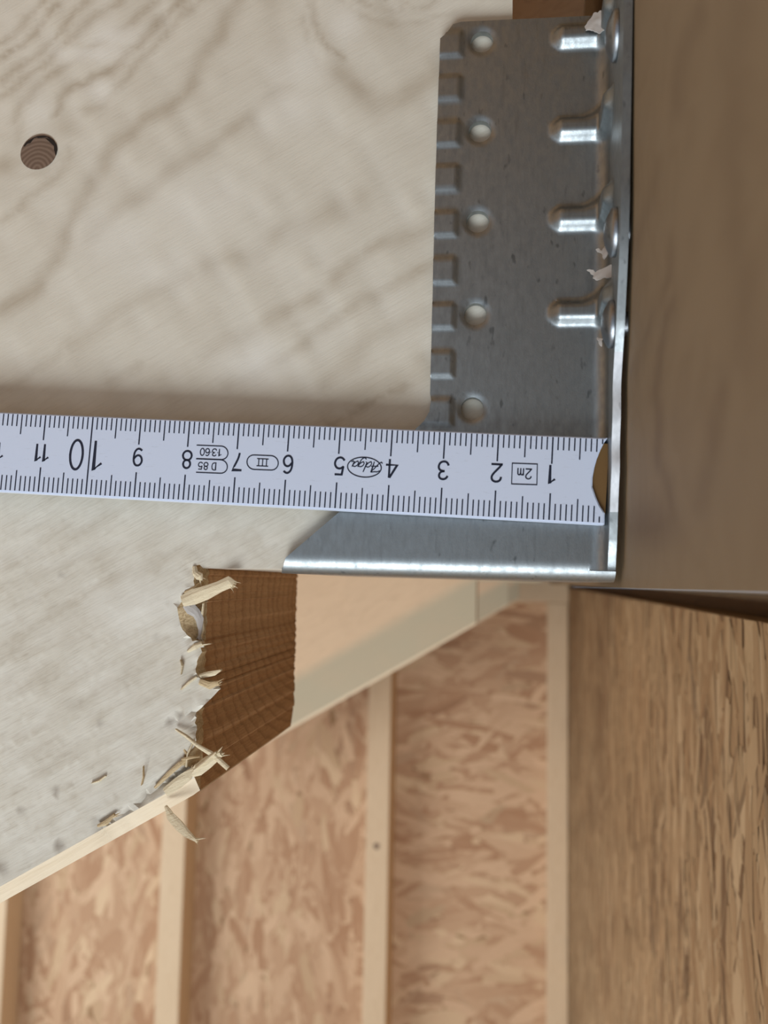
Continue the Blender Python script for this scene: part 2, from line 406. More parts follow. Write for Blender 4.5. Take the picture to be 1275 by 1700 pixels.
def rafter_mesh(name, outline, step, mats, heel_idx, jagged, shift=Vector((0, 0, 0)), detail=False):
    """outline: (u,v) anticlockwise from bottom left; vertices flagged heel go straight below the surface"""
    o2 = resample(outline, step)
    lo = np.array(outline).min(0); hi = np.array(outline).max(0)
    if detail:
        win = [U(-170, -170), U(900, -170), U(900, 1650), U(-170, 1650)]; wu = [p[0] for p in win]; wv = [p[1] for p in win]
        g = np.array([(x, y) for x in np.arange(min(wu), max(wu), step) for y in np.arange(min(wv), max(wv), step)]); g = g + rng.uniform(-.2, .2, g.shape) * step
    else: g = np.array([(x, y) for x in np.arange(lo[0], hi[0], .04) for y in np.arange(lo[1], hi[1], .04)])
    A, T = sheet(o2, [], g)
    LL = loops_of(boundary(T)); E = max(LL, key=len)
    B = A[E]
    isb = np.abs((B - b0) @ bn) < 1e-5
    ish = (segdist(B, [start] + heel) < 2e-5) & ~isb if jagged else (np.abs(B[:, 0] - u_cut) < 1e-5)
    L1 = B.copy(); L1[isb] -= bn * CH
    n = len(E); L1[ish, 0] = u_cut + (rng.uniform(-.00025, .00025, ish.sum()) if jagged else 0)
    near = isb & (B[:, 0] > u_cut - .012)
    L1[near, 0] = np.clip(L1[near, 0], None, u_cut)
    if jagged:
        k = isb & (B[:, 0] > start[0] - 1e-6); L1[k, 0] = u_cut; L1[k, 1] = on_bottom(u_cut) - CH / abs(bd[0])
        L1[ish, 1] = np.clip(L1[ish, 1], on_bottom(u_cut) - CH, v_s)
    L3 = L1.copy(); L3[isb] += bn * CH
    cor = isb & (B[:, 0] > (start[0] if jagged else u_cut) - 1e-5)
    Z = np.zeros(len(A))
    fig = np.zeros((len(A) + 3 * n, 4)); fig[:, 3] = .5
    if detail:
        PX = np.array([project(RAF.P(u, v)) for u, v in A])
        fig[:len(A)] , Z = figure(PX)
    V = [RAF.P(u, v, z) + shift for (u, v), z in zip(A, Z)]
    for L, w in ((L1, -CH), (L1, -(RT - CH)), (L3, -RT)): V += [RAF.P(u, v, w) + shift for u, v in L]
    F_ = T.tolist(); mi = [0] * len(F_); na = len(A)
    for i in range(n):
        j = (i + 1) % n
        rows = [(E[i], E[j])] + [(na + k * n + i, na + k * n + j) for k in range(3)]
        for k in range(3):
            a, b = rows[k]; c, d = rows[k + 1]
            F_.append([a, c, d, b])
            hh = (ish[i] or cor[i]) and (ish[j] or cor[j]) and not (cor[i] and cor[j]); bb = isb[i] and isb[j]
            if hh: m = 3 if k == 0 else 2
            elif bb: m = 1
            else: m = 0
            mi.append(m)
    F_.append([na + 2 * n + i for i in range(n)][::-1]); mi.append(0)
    return V, F_, mi, fig

def project(p):
    d = RW.T @ np.array(p - CAM); return (CX + F * d[0] / d[2], CY + F * d[1] / d[2])

# growth-ring lines of the rafter's face: (points in the photograph's pixels, half width, darkness)
LINES = [([(0, 67), (31, 44), (74, 0)], 5, .55), ([(0, 97), (41, 63), (103, 3)], 5, .6), ([(0, 135), (63, 85), (103, 47), (150, 0)], 6, .5),
 ([(0, 165), (63, 113), (110, 67), (176, 19), (204, 0)], 6, .5), ([(20, 200), (25, 188), (34, 172), (75, 135), (116, 103), (169, 66), (220, 38), (260, 0)], 7, .5),
 ([(91, 188), (97, 163), (125, 138), (176, 119), (220, 82), (267, 41), (301, 0)], 7, .6), ([(141, 188), (163, 171), (207, 132), (267, 69), (301, 31), (332, 0)], 6, .35),
 ([(0, 516), (63, 472), (91, 432), (110, 384), (119, 370), (141, 320), (157, 292), (179, 260), (201, 232), (238, 201), (282, 179), (317, 138), (342, 85), (370, 44), (404, -10)], 12, .6),
 ([(150, 390), (220, 330), (273, 292), (329, 257), (400, 201), (438, 176), (475, 138)], 12, .45), ([(519, -10), (521, 22), (535, 60), (551, 78), (570, 94)], 6, .6),
 ([(501, 28), (516, 78), (529, 103)], 5, .35), ([(563, -5), (588, 25), (632, 39), (673, 41), (711, 34), (750, 16)], 5, .5), ([(588, -5), (617, 14), (664, 20), (705, 16), (726, -4)], 4, .6),
 ([(623, -2), (648, 4), (682, 2)], 3, .6), ([(560, 120), (623, 169), (664, 163), (720, 135), (735, 88)], 17, .55), ([(350, 441), (428, 416), (453, 388), (526, 366), (600, 330)], 16, .4),
 ([(501, 501), (538, 475), (582, 435), (664, 391), (725, 369)], 11, .45), ([(380, 640), (406, 623), (485, 582), (545, 538), (595, 504), (664, 466), (725, 436)], 9, .5),
 ([(350, 582), (419, 551), (501, 501)], 12, .4), ([(538, 642), (607, 563), (711, 519)], 14, .3), ([(545, 712), (576, 698), (626, 664), (679, 635)], 6, .6), ([(540, 690), (650, 640), (720, 600)], 20, .3),
 ([(120, 570), (141, 557), (188, 522), (238, 494), (314, 453)], 10, .3), ([(0, 651), (63, 613), (103, 585)], 7, .3), ([(176, 642), (235, 601)], 6, .3), ([(339, 595), (376, 573)], 6, .35),
 ([(113, 250), (113, 262), (107, 282), (82, 310), (31, 342), (6, 370)], 7, .45), ([(0, 290), (40, 292), (80, 286), (100, 262)], 6, .25), ([(35, 205), (26, 225), (30, 240)], 7, .3), ([(0, 1080), (120, 1010), (260, 930)], 14, .2),
 ([(470, 120), (450, 20), (440, -20)], 16, .22)]
BLOBS = [((5, 275), 30, 16, .6, 0), ((105, 212), 30, 20, .35, 0), ((650, 40), 90, 40, .2, 0), ((150, 90), 60, 16, .7, 1), ((185, 60), 45, 20, .7, 1), ((160, 150), 30, 18, .5, 1), ((60, 180), 26, 26, .4, 1),
 ((180, 400), 60, 60, .45, 1), ((330, 340), 90, 55, .4, 1), ((500, 110), 45, 40, .5, 1), ((575, 40), 30, 30, .5, 1), ((420, 600), 70, 35, .55, 1), ((480, 180), 60, 40, .4, 1), ((250, 450), 90, 30, .35, 1),
 ((230, 1010), 60, 40, .5, 1), ((96, 1406), 6, 8, .95, 2), ((38, 1347), 5, 6, .6, 2), ((5, 1440), 12, 12, .5, 2), ((90, 1318), 4, 7, .5, 2), ((172, 1202), 6, 4, .5, 2), ((120, 1170), 12, 5, .35, 2), ((163, 1363), 14, 6, .6, 2), ((258, 1053), 3, 3, .6, 2), ((104, 957), 8, 3, .4, 2)]
# (position, half widths, strength, channel): 0 darker figure, 1 paler patches, 2 dirt and small pitch pockets
def figure(P):
    W1 = np.stack([vnoise(P, 38, 1), vnoise(P, 38, 2)], 1) * 6 + np.stack([vnoise(P, 13, 3), vnoise(P, 13, 4)], 1) * 2.5
    Q = P + W1
    R = np.zeros(len(P)); G = np.zeros(len(P)); B = np.zeros(len(P))
    for li, (pts, w, a) in enumerate(LINES):
        a *= 1.35 if li < 7 else 1.0
        d = segdist(Q, pts); R = np.maximum(R, .8 * a * np.exp(-(d / (w * 1.15)) ** 2) * (1 + .25 * vnoise(P, 22, 9)))
    for (cx, cy), rx, ry, a, ch in BLOBS:
        g = a * np.exp(-(((Q[:, 0] - cx) / rx) ** 2 + ((Q[:, 1] - cy) / ry) ** 2))
        if ch == 0: R = np.maximum(R, g)
        elif ch == 1: G = np.maximum(G, g * 1.15)
        else: B = np.maximum(B, g)
    # planer chatter: short cross-grain ripples, their light and dark also put into the colour; figure fades out towards the knot
    ca, sa = math.cos(math.radians(-30)), math.sin(math.radians(-30))
    al = P[:, 0] * ca + P[:, 1] * sa; ac = -P[:, 0] * sa + P[:, 1] * ca
    rip = vnoise(np.stack([al / 26, ac / 60], 1), 1, 5); rip2 = vnoise(np.stack([al / 60, ac / 7], 1), 1, 6)
    rip3 = vnoise(np.stack([al / 30, ac / 3.2], 1), 1, 8)
    low = 1 / (1 + np.exp(-(P[:, 1] - 780) / 90))
    R = np.clip(R + .11 * np.clip(rip, 0, 1) + low * (.24 * np.clip(rip2, 0, 1) + .22 * np.clip(rip3, 0, 1)), 0, 1)
    G = np.clip(G + .24 * np.clip(-rip, 0, 1) + low * .22 * np.clip(-rip2, 0, 1), 0, 1)
    # torn groove running up the grain from the broken corner
    gr = segdist(Q, [(165, 1372), (225, 1335), (270, 1298), (310, 1270), (330, 1250)]); B = np.maximum(B, .6 * np.exp(-(gr / 6) ** 2) * (.6 + .4 * rip3))
    gr2 = segdist(Q, [(275, 1205), (300, 1192), (320, 1180)]); B = np.maximum(B, .5 * np.exp(-(gr2 / 3) ** 2))
    z = -.0010 * np.exp(-(gr / 7) ** 2) - .0004 * np.exp(-(gr2 / 4) ** 2) + .00012 * rip * (1 - low) + low * (.00010 * rip2 + .00008 * rip3) - .00010 * R
    near = segdist(P, jag); z += np.where(near < 26, vnoise(np.stack([al / 22, ac / 4], 1), 1, 12) * .0005 * (1 - near / 26), 0)
    z = np.clip(z, -.0015, .00035)
    k = np.hypot((P[:, 0] - 64.5), (P[:, 1] - 252.5)) < 38; z[k] = np.minimum(z[k], 0)
    return np.stack([R, G, B, .25 + .75 * low], 1), z

PITH = [0, 0]
rb = RAF.P(u_l + .3, on_bottom(u_l + .3), -.04); rb = Vector((rb.x, rb.y, RAF.P(0, on_bottom(u_l)).z))
ph = RAF.P(u_cut, U(330, 1100)[1], -.082); ph = Vector((ph.x, ph.y, (RAF.hit(332, 1190)).z))
PITH[0] = (ph - rb).y + .012; PITH[1] = (ph - rb).z + .022
M['end'] = endgrain()
raf = empty('rafter', rb); tag(raf, 'nearest sloping rafter, pale spruce with a torn notch, knot and ruler across it', 'rafter')
V, Fc, mi, fig = rafter_mesh('body', outline, .0011, None, None, True, detail=True)
body = mesh_obj('timber', V, Fc, [M['rafter'], M['chamfer'], M['end'], M['torn']], raf, mi, attrs={'fig': fig}, base=rb)
body.data.shade_smooth(); body.data.set_sharp_from_angle(angle=math.radians(35))
# knot with its drying crack
kp = []
for t in np.linspace(0, 2 * math.pi, 41)[:-1]:
    x, y = 32 * math.cos(t), 27 * math.sin(t); c, s = math.cos(-.7), math.sin(-.7)
    kp.append(U(64.5 + x * c - y * s, 252.5 + x * s + y * c))
kp = kp[::-1] if sum((kp[i][0] * kp[i - 1][1] - kp[i - 1][0] * kp[i][1]) for i in range(40)) > 0 else kp
V, Fc = prism(RAF, kp, .00012, -.002); kn = mesh_obj('knot', V, Fc, M['knot'], raf); kn['label'] = 'round dark brown knot'
ck = [(40, 243), (44, 237), (50, 233), (57, 229), (64, 226.5), (73, 226), (82, 228), (89, 233), (94, 240), (95.5, 249), (93, 258), (91, 250), (91, 243), (86, 236.5), (80, 232), (76, 230), (75, 232), (72, 229.5), (63, 230), (61, 233), (57, 232), (51, 238), (49, 244), (43, 246)]
ck = ck[:12] + [((a + 2 * c) / 3, (b + 2 * d) / 3) if k % 3 else (a, b) for k, ((a, b), (c, d)) in enumerate(zip(ck[12:], ck[11::-1]))]
ck = [U(*p) for p in ck][::-1]; V, Fc = prism(RAF, ck, .00022, -.001)
mesh_obj('crack', V, Fc, M['dark'], kn)

# splinters: ribbons of torn fibre hanging from the notch
def shard(pts, widths, depths, mat, name='splinter', fray=0, thick=.0004, twist=0.0, parent=raf, pl=None):
    pl = pl or RAF; C = [Vector(pl.P(*pl.uv(x, y, d), d)) for (x, y), d in zip(pts, depths)]
    V = []; Fc = []; n = len(C)
    for i, c in enumerate(C):
        t = (C[min(i + 1, n - 1)] - C[max(i - 1, 0)]).normalized(); s = t.cross(pl.n).normalized(); s = (s + pl.n * twist * (i / n - .3)).normalized()
        nn = s.cross(t).normalized(); w = widths[i] / 8.7 / 1000 / 2
        for a in (-1, -.4, .35, 1):
            V.append(c + s * w * a * random.uniform(.86, 1.1) + nn * (thick * (.8 - abs(a) * .7) + random.uniform(0, .00012)))
        V.append(c + s * w * .9 - nn * thick); V.append(c - s * w * .9 - nn * thick)
    for i in range(n - 1):
        for k in range(6):
            a = i * 6 + k; b = i * 6 + (k + 1) % 6; Fc.append([a, b, b + 6, a + 6])
    Fc.append([5, 4, 3, 2, 1, 0]); Fc.append([(n - 1) * 6 + k for k in range(6)])
    for f in range(fray):
        e = C[-1]; t = (C[-1] - C[-2]).normalized(); s = t.cross(pl.n).normalized(); w = widths[-1] / 8.7 / 1000 / 2; q = random.uniform(-1, 1)
        a = e + s * w * q - t * .0006; d = (t + s * q * random.uniform(.2, .9) + pl.n * random.uniform(-.3, .3)).normalized(); L = random.uniform(.0008, .0026); ww = random.uniform(.00012, .0003); b = len(V)
        V += [a - s * ww, a + s * ww, a + pl.n * ww, a + d * L]; Fc += [[b, b + 1, b + 3], [b + 1, b + 2, b + 3], [b + 2, b, b + 3]]
    o = mesh_obj(name, V, Fc, mat, parent); return o
Z7 = lambda *p: [(250 + x / 4.048, 900 + y / 4.048) for x, y in p]
SP = M['splinter']
shard(Z7((215, 400), (290, 370), (380, 335), (460, 300), (530, 270), (560, 285)), [20, 26, 24, 21, 20, 12], [.0002, .0004, .0012, .0018, .0022, .0026], SP, fray=8, thick=.0006)
shard(Z7((295, 165), (300, 210), (330, 230), (345, 250)), [8, 11, 14, 5], [.0002, .0006, .0008, .0003], SP, fray=3, thick=.0006)
shard(Z7((230, 340), (290, 315), (350, 260)), [5, 8, 3], [.0001, .0003, -.0006], M['torn'])
shard(Z7((230, 420), (270, 450), (310, 480), (330, 520), (335, 590), (325, 650)), [12, 22, 18, 14, 7, 3], [-.0004, -.0008, -.0012, -.0014, -.0014, -.001], M['paper'], 'fibre_fuzz', 5)
shard(Z7((355, 410), (345, 500), (350, 590), (330, 660)), [3, 5, 6, 3], [-.001, -.0016, -.0018, -.0012], SP)
shard(Z7((250, 735), (300, 700), (345, 680)), [5, 11, 6], [.0002, .0004, .0002], SP, fray=3)
shard(Z7((320, 905), (380, 890), (430, 880), (474, 858)), [8, 9, 8, 3], [-.0006, -.0004, .0004, .0012], SP, thick=.0003)
shard(Z7((205, 990), (260, 940), (310, 905)), [2, 4, 3], [.0003, .0004, .0002], SP)
shard(Z7((205, 890), (212, 830), (200, 790)), [1, 3, 2], [.0004, .0006, .0004], SP)
shard(Z7((330, 940), (400, 965), (460, 945)), [10, 13, 8], [0, .0004, .0008], M['torn'], fray=5)
shard(Z7((168, 1258), (240, 1305), (320, 1370), (420, 1430), (520, 1520)), [3, 5, 6, 9, 8], [.0006, .0012, .0016, .0018, .002], SP, thick=.0003)
shard(Z7((280, 1560), (320, 1530), (380, 1480), (440, 1440), (475, 1420)), [10, 20, 22, 17, 10], [.0002, .0006, .0010, .0014, .0018], SP, fray=5, thick=.0006)
shard(Z7((290, 1530), (360, 1480), (440, 1410)), [3, 4, 3], [.0014, .0018, .0024], SP)
shard(Z7((210, 1460), (255, 1450), (335, 1440)), [4, 5, 2], [.0004, .0006, .0012], M['torn'])
shard(Z7((200, 1330), (225, 1390), (250, 1430)), [4, 7, 5], [-.0006, -.0003, 0], M['torn'])
shard(Z7((240, 1510), (250, 1420), (290, 1340)), [3, 3, 2], [.0003, .0005, .0006], SP)
shard(Z7((100, 1680), (180, 1620), (250, 1570), (300, 1520)), [16, 20, 18, 8], [0, .0003, .0004, .0004], SP, fray=3)
shard(Z7((30, 1650), (120, 1560), (200, 1490), (270, 1440)), [5, 8, 9, 3], [0, .0003, .0005, .0003], M['torn'])
shard([(275, 1338), (283, 1355), (297, 1370), (311, 1384), (328, 1397)], [5, 15, 17, 13, 4], [.0002, .0012, .0022, .003, .0044], SP, fray=4, thick=.0002, twist=.6)
shard([(152, 1300), (165, 1296), (176, 1288)], [1, 3, 2], [.0002, .0004, .0002], SP)
shard([(235, 1303), (238, 1290), (238, 1272)], [2, 2, 1], [.0003, .0008, .0014], M['torn'])
shard([(163, 1371), (176, 1366), (190, 1352)], [5, 9, 4], [.0003, .0006, .0004], M['torn'], fray=3)

# the rafters behind
clean = [(-1.05, on_bottom(-1.05)), (u_cut, on_bottom(u_cut)), (u_cut, v_s), (u_e, v_s), (u_e, on_bottom(u_e) + HT), (-1.05, on_bottom(-1.05) + HT)]
for k, (dy, lab) in enumerate([(.665, 'second sloping rafter, pale and blurred, seen under the metal hanger'), (1.36, 'third sloping rafter, only its pale notch end showing behind the second'), (2.02, 'farthest sloping rafter, a small pale end near the back wall')]):
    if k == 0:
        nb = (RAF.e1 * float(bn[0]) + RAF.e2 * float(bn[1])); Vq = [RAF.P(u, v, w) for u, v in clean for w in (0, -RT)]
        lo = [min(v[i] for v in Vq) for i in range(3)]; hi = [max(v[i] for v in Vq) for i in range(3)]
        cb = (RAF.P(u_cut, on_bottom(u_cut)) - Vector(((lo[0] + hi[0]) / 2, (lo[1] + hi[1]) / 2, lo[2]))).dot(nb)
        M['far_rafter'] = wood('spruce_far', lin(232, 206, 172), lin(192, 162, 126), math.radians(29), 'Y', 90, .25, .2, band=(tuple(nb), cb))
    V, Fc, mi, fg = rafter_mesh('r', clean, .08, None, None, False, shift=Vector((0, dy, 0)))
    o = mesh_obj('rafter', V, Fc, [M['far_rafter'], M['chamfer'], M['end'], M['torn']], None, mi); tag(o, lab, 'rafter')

# strand-board roof lying on the rafters
RP = lambda u, d, y: RAF.P(u, on_bottom(u, HT) + d, 0) + Vector((0, y, 0))
V = [RP(u, d, y) for y in (-.30, YW - RAF.o.y + .05) for u, d in ((-1.05, .001), (.12, .001), (.12, .019), (-1.05, .019))]
Fc = [[3, 2, 1, 0], [4, 5, 6, 7], [0, 1, 5, 4], [1, 2, 6, 5], [2, 3, 7, 6], [3, 0, 4, 7]]
tag(mesh_obj('ceiling', V, Fc, M['roof']), 'brown strand board roof lying on the rafters', None, None, 'structure')

# ------------------------------------------------------------------ metal hanger
TH = .0014
bl0 = np.array(HNG.uv(1003, 900)); bl1 = np.array(HNG.uv(1008, 50)); bv = (bl1 - bl0) / np.linalg.norm(bl1 - bl0); bu = np.array([bv[1], -bv[0]])
def st(px, py, w=0): p = np.array(HNG.uv(px, py, w)) - bl0; return (p @ bu, p @ bv)     # s across (right +), t along the bend
e_s = HNG.e1 * float(bu[0]) + HNG.e2 * float(bu[1]); e_t = HNG.e1 * float(bv[0]) + HNG.e2 * float(bv[1])
O_h = HNG.P(*bl0)
out = Vector((0.012, -1, 0)); out = (out - e_t * out.dot(e_t)).normalized()               # the flange points back along the beam
TB = math.acos(max(-1, min(1, e_s.dot(out)))); RBD = .0026
t_b = st(800, 931)[1]; BR = .0036; BT = math.pi / 2
sl_b = (st(990, 934)[1] - st(500, 922)[1]) / (st(990, 934)[0] - st(500, 922)[0])         # the lower fold runs slightly askew
def tfold(s): return st(800, 929)[1] + sl_b * (s - st(800, 929)[0])
tdn = tfold(-RBD * .9); tsl = tdn - .0015
def hmap(s, t):
    """sheet coordinates -> point and outward (towards viewer) normal"""
    s0 = -RBD * .9
    if s <= s0 or t < tsl:
        P = O_h + e_s * s + e_t * t; N = HNG.n.copy()
        tf = tfold(s)
        if t < tf:
            d = tf - t; a = d / BR
            if a < BT:
                P = O_h + e_s * s + e_t * (tf - BR * math.sin(a)) - HNG.n * BR * (1 - math.cos(a)); N = HNG.n * math.cos(a) - e_t * math.sin(a)
            else:
                P = O_h + e_s * s + e_t * (tf - BR) - HNG.n * (BR + d - BR * BT); N = -e_t
        return P, N
    d = s - s0; a = d / RBD
    nb = (out - e_s * out.dot(e_s)).normalized()
    c = O_h + e_s * s0 + e_t * t + nb * RBD
    am = TB
    if a < am:
        return c + e_s * RBD * math.sin(a) - nb * RBD * math.cos(a), (nb * math.cos(a) - e_s * math.sin(a))
    P = c + e_s * RBD * math.sin(am) - nb * RBD * math.cos(am)
    return P + out * (d - RBD * am), (nb * math.cos(am) - e_s * math.sin(am))
# flange's near edge measured on the flange plane
pf, nf = hmap(.02, 0.0)
FL = Plane(pf, nf, -out)
def fl(px, py):
    p = FL.hit(px, py) - pf; return .02 + p.dot(out), p.dot(e_t)
fe = [fl(x, y) for x, y in ((1041.5, -420), (1039, -240), (1037, -60), (1035.5, 10), (1034, 120), (1032.5, 200), (1031.5, 260), (1031, 330), (1029, 400), (1026, 470), (1023, 540), (1020, 588), (1017, 640), (1017.4, 690), (1014.8, 740), (1015.6, 775), (1013.2, 820), (1012.6, 850), (1010.8, 900), (1009.3, 930), (1008.6, 952))]
bent = fe[11][1]
fe = [(np.interp(k, range(len(fe)), [p[0] for p in fe]), np.interp(k, range(len(fe)), [p[1] for p in fe])) for k in np.linspace(0, len(fe) - 1, 110)]
fs = np.convolve(np.pad([p[0] for p in fe], 4, 'edge'), np.hanning(11)[1:-1] / np.hanning(11)[1:-1].sum(), 'same')[4:-4]; fe = [(float(a), p[1]) for a, p in zip(fs, fe)]

S_ = lambda x, y: st(x, y)
sB = -RBD * .9
back = BR * BT + .078
left = [S_(766, 36), S_(752, 40), S_(738, 60), S_(731, 66), S_(726, 200), S_(722, 330), S_(718, 500), S_(714, 655), S_(716, 664), S_(713, 684), S_(704, 700), S_(690, 712), S_(563, 850), S_(474, 926)]
lb = st(474, 926)[0]
outl = left + [(lb - .0016, tfold(lb) - BR * BT), (lb - .0016, tfold(lb) - back), (.0022, tfold(sB) - back), (.0022, tsl - .00016), (sB, tsl - .00016), (sB, tsl + .00002)]
outl = [(float(a), float(b)) for a, b in outl]
fe = [p for p in fe if p[1] > tsl + .0001]; outl += [(RBD * 1.3, tsl + .00002), (fe[-1][0], tsl + .00002)] + [(float(a), float(b)) for a, b in fe[::-1]]
tt = S_(1003, 28)[1]
outl += [(.0035, fe[0][1]), (.0035, tt + .003), (sB, tt + .0004)]
outr = resample(outl, .0006)
holes = []
for hx, hy in ((800, 68), (797, 217), (793, 367), (789, 521), (784, 678)):
    c = st(hx, hy); holes.append([(c[0] + .00222 * math.cos(a), c[1] + .00222 * math.sin(a)) for a in np.linspace(0, 2 * math.pi, 33)[:-1]])
g1 = [(a, b) for a in np.arange(-.062, -.0125, .00055) for b in np.arange(tdn - BR * BT - .002, tt + .002, .0006)]
g1 += [(a, b) for a in np.arange(-.0125, .038, .00033) for b in np.arange(tdn - BR * BT - .002, fe[0][1], .0005)]
g1 += [(a, b) for a in np.arange(-.062, 0, .004) for b in np.arange(tdn - back, tdn - BR * BT - .002, .004)]
g1 = np.array(g1)
A, T = sheet(outr, holes, g1); AH = A
ribs = [st(960, 62)[1], st(958, 215)[1], st(957, 363)[1], st(955, 520)[1]]
pads = [st(740, (a + b) / 2)[1] for a, b in ((51, 96), (124, 170), (199, 244), (273, 319), (348, 395), (425, 473), (500, 550), (580, 628), (662, 706))]
edge0, edge1 = np.array(S_(731, 66)), np.array(S_(714, 655))
def sm(x, a, b): x = min(max((x - a) / (b - a), 0), 1); return x * x * (3 - 2 * x)
def disp(s, t):
    h = 0.0
    for tc in ribs:
        if abs(t - tc) > .009 or s < -.0125: continue
        x = s
        w = .0026; up = t - tc
        if up > 0: w += .0026 * sm(x, -.005, .0005) * (1 - sm(x, .003, .010))
        else: w += .0010 * sm(x, -.003, .0015) * (1 - sm(x, .003, .010))
        end = sm(x, -.0112, -.0085) * (1 - sm(x, .0085, .0120))
        q = abs(up) / (w * (.55 + .45 * end) + 1e-6)
        if q < 1.25: h = max(h, .0019 * end * (1 - sm(q, .3, 1.1)))
    if s < -.025:
        f = (t - edge0[1]) / (edge1[1] - edge0[1]); es = edge0[0] + f * (edge1[0] - edge0[0])
        for tc in pads:
            a = 1 - sm(abs(t - tc), .00225, .0028); b = 1 - sm(s - es, .0040, .0047)
            h = max(h, .00042 * a * b)
    for hl in HC:
        r = math.hypot(s - hl[0], t - hl[1])
        if r < .0032: h -= .00030 * (1 - sm(r, .0021, .0031))
    return h
HC = [st(hx, hy) for hx, hy in ((800, 68), (797, 217), (793, 367), (789, 521), (784, 678))]
Vt = []; Vb = []
for s, t in A:
    P, N = hmap(s, t); h = disp(s, t); wv = 0.0
    if s > .004: wv = .00008 * math.sin(t * 330) * sm(s, .004, .02) * sm(tdn + .02 - t + .03, 0, .06) 
    Vt.append(P + N * (h + wv)); Vb.append(P + N * (h + wv - TH))
n = len(A); Fc = T.tolist() + [[c + n, b + n, a + n] for a, b, c in T.tolist()]; mi = [0] * len(Fc)
for a, b in boundary(T):
    Fc.append([b, a, a + n, b + n])
    mi.append(1 if (A[a][0] > .006 and A[a][1] < bent) else 0)
hb = O_h + e_t * (tdn - BR)
hang = empty('joist_hanger', hb); tag(hang, 'galvanized steel joist hanger nailed in the corner of rafter and beam', 'hanger')
hs = mesh_obj('plate', Vt + Vb, Fc, [M['zinc'], M['zinc_lit']], hang, mi, smooth=True, sharp=38)
# nails in the flange
def nail(px, py, s, label, tilt=0.0):
    t = fl(px, py)[1]; P, N = hmap(s, t); r = .0042
    bm = bmesh.new(); seg = 24; prof = [(.0, .0021), (.0012, .0020), (.0024, .0017), (.0034, .0012), (.0040, .0009), (.0042, .0006), (.0042, .0001), (.0040, -.0001), (.0021, -.0002), (.0020, -.02), (.0014, -.0225), (.0, -.025)]
    rings = []
    for (rr, z) in prof:
        rings.append([bm.verts.new((rr * math.cos(a), rr * math.sin(a), z)) for a in np.linspace(0, 2 * math.pi, seg + 1)[:-1]] if rr > 0 else [bm.verts.new((0, 0, z))])
    for a, b in zip(rings[:-1], rings[1:]):
        for i in range(seg):
            j = (i + 1) % seg
            if len(a) == 1: bm.faces.new((a[0], b[i], b[j]))
            elif len(b) == 1: bm.faces.new((a[i], b[0], a[j]))
            else: bm.faces.new((a[i], b[i], b[j], a[j]))
    bmesh.ops.recalc_face_normals(bm, faces=bm.faces)
    q = (N + e_t * tilt).normalized().to_track_quat('Z', 'Y')
    V = [P + q @ v.co for v in bm.verts]; Fc = [[v.index for v in f.verts] for f in (bm.verts.index_update() or bm.faces)]; bm.free()
    o = mesh_obj('anchor_nail', V, Fc, M['nail'], None, smooth=True, sharp=35); tag(o, label, 'nail', 'nails in the hanger flange'); return P, N
N1 = nail(1022, 78, .0155, 'domed nail head at the top rib of the hanger, beside white torn scraps')
N2 = nail(1013, 428, .0150, 'dark nail head in the middle of the flange, between two small white scraps')
N3 = nail(1006, 578, .0105, 'lowest nail head, just below the bottom rib, with a bright glint')

# torn paper scraps round the nails
def scrap(pts, d0, label, pl, lift):
    """ragged sheet of paper, cockled; pts in the photograph's pixels on plane pl"""
    loop = [pl.uv(x, y, d0) for x, y in pts]
    ar = sum(loop[i - 1][0] * loop[i][1] - loop[i][0] * loop[i - 1][1] for i in range(len(loop)))
    if ar < 0: loop = loop[::-1]
    lp = resample(loop, .0004); lp = [(a + random.uniform(-1, 1) * .00010, b + random.uniform(-1, 1) * .00010) for a, b in lp]
    L = np.array(lp); g = np.array([(a, b) for a in np.arange(L[:, 0].min(), L[:, 0].max(), .0004) for b in np.arange(L[:, 1].min(), L[:, 1].max(), .0004)])
    A, T = sheet(lp, [], g); z = vnoise(A, .0016, 21) * .0004 + vnoise(A, .0006, 22) * .0002
    mx, mn = A[:, 0].max(), A[:, 0].min(); k = (A[:, 0] - mn) / (mx - mn); z = z + d0 + lift * k
    Vt = [pl.P(a, b, w) for (a, b), w in zip(A, z)]; Vb = [pl.P(a, b, w - .00035) for (a, b), w in zip(A, z)]; n = len(A)
    Fc = T.tolist() + [[c + n, b + n, a + n] for a, b, c in T.tolist()] + [[b, a, a + n, b + n] for a, b in boundary(T)]
    o = mesh_obj('paper_scrap', Vt + Vb, Fc, M['paper'], None, smooth=True, sharp=50); tag(o, label, 'scrap', 'torn white scraps caught under the nails')
z9 = lambda *p: [(960 + x / 11.33, y / 11.33) for x, y in p]
z10 = lambda *p: [(960 + x / 7.08, 380 + y / 7.08) for x, y in p]
scrap(z9((115, 510), (200, 420), (250, 380), (290, 320), (340, 360), (390, 340), (450, 380), (480, 300), (560, 255), (680, 265), (660, 400), (640, 560), (605, 780), (570, 760), (530, 700), (460, 720), (370, 750), (280, 680), (220, 620), (150, 580)), .0022, 'largest torn white scrap, crumpled at the top corner of the hanger', HNG, .0045)
scrap(z9((700, 200), (740, 140), (800, 150), (830, 210), (810, 300), (760, 320), (700, 290)), .0075, 'small torn white scrap above the top nail', HNG, .002)
scrap(z10((215, 230), (245, 240), (270, 280), (310, 210), (350, 150), (375, 160), (350, 240), (345, 330), (300, 390), (275, 370), (270, 310), (240, 280)), .0022, 'thin torn white scrap left of the middle nail', HNG, .003)
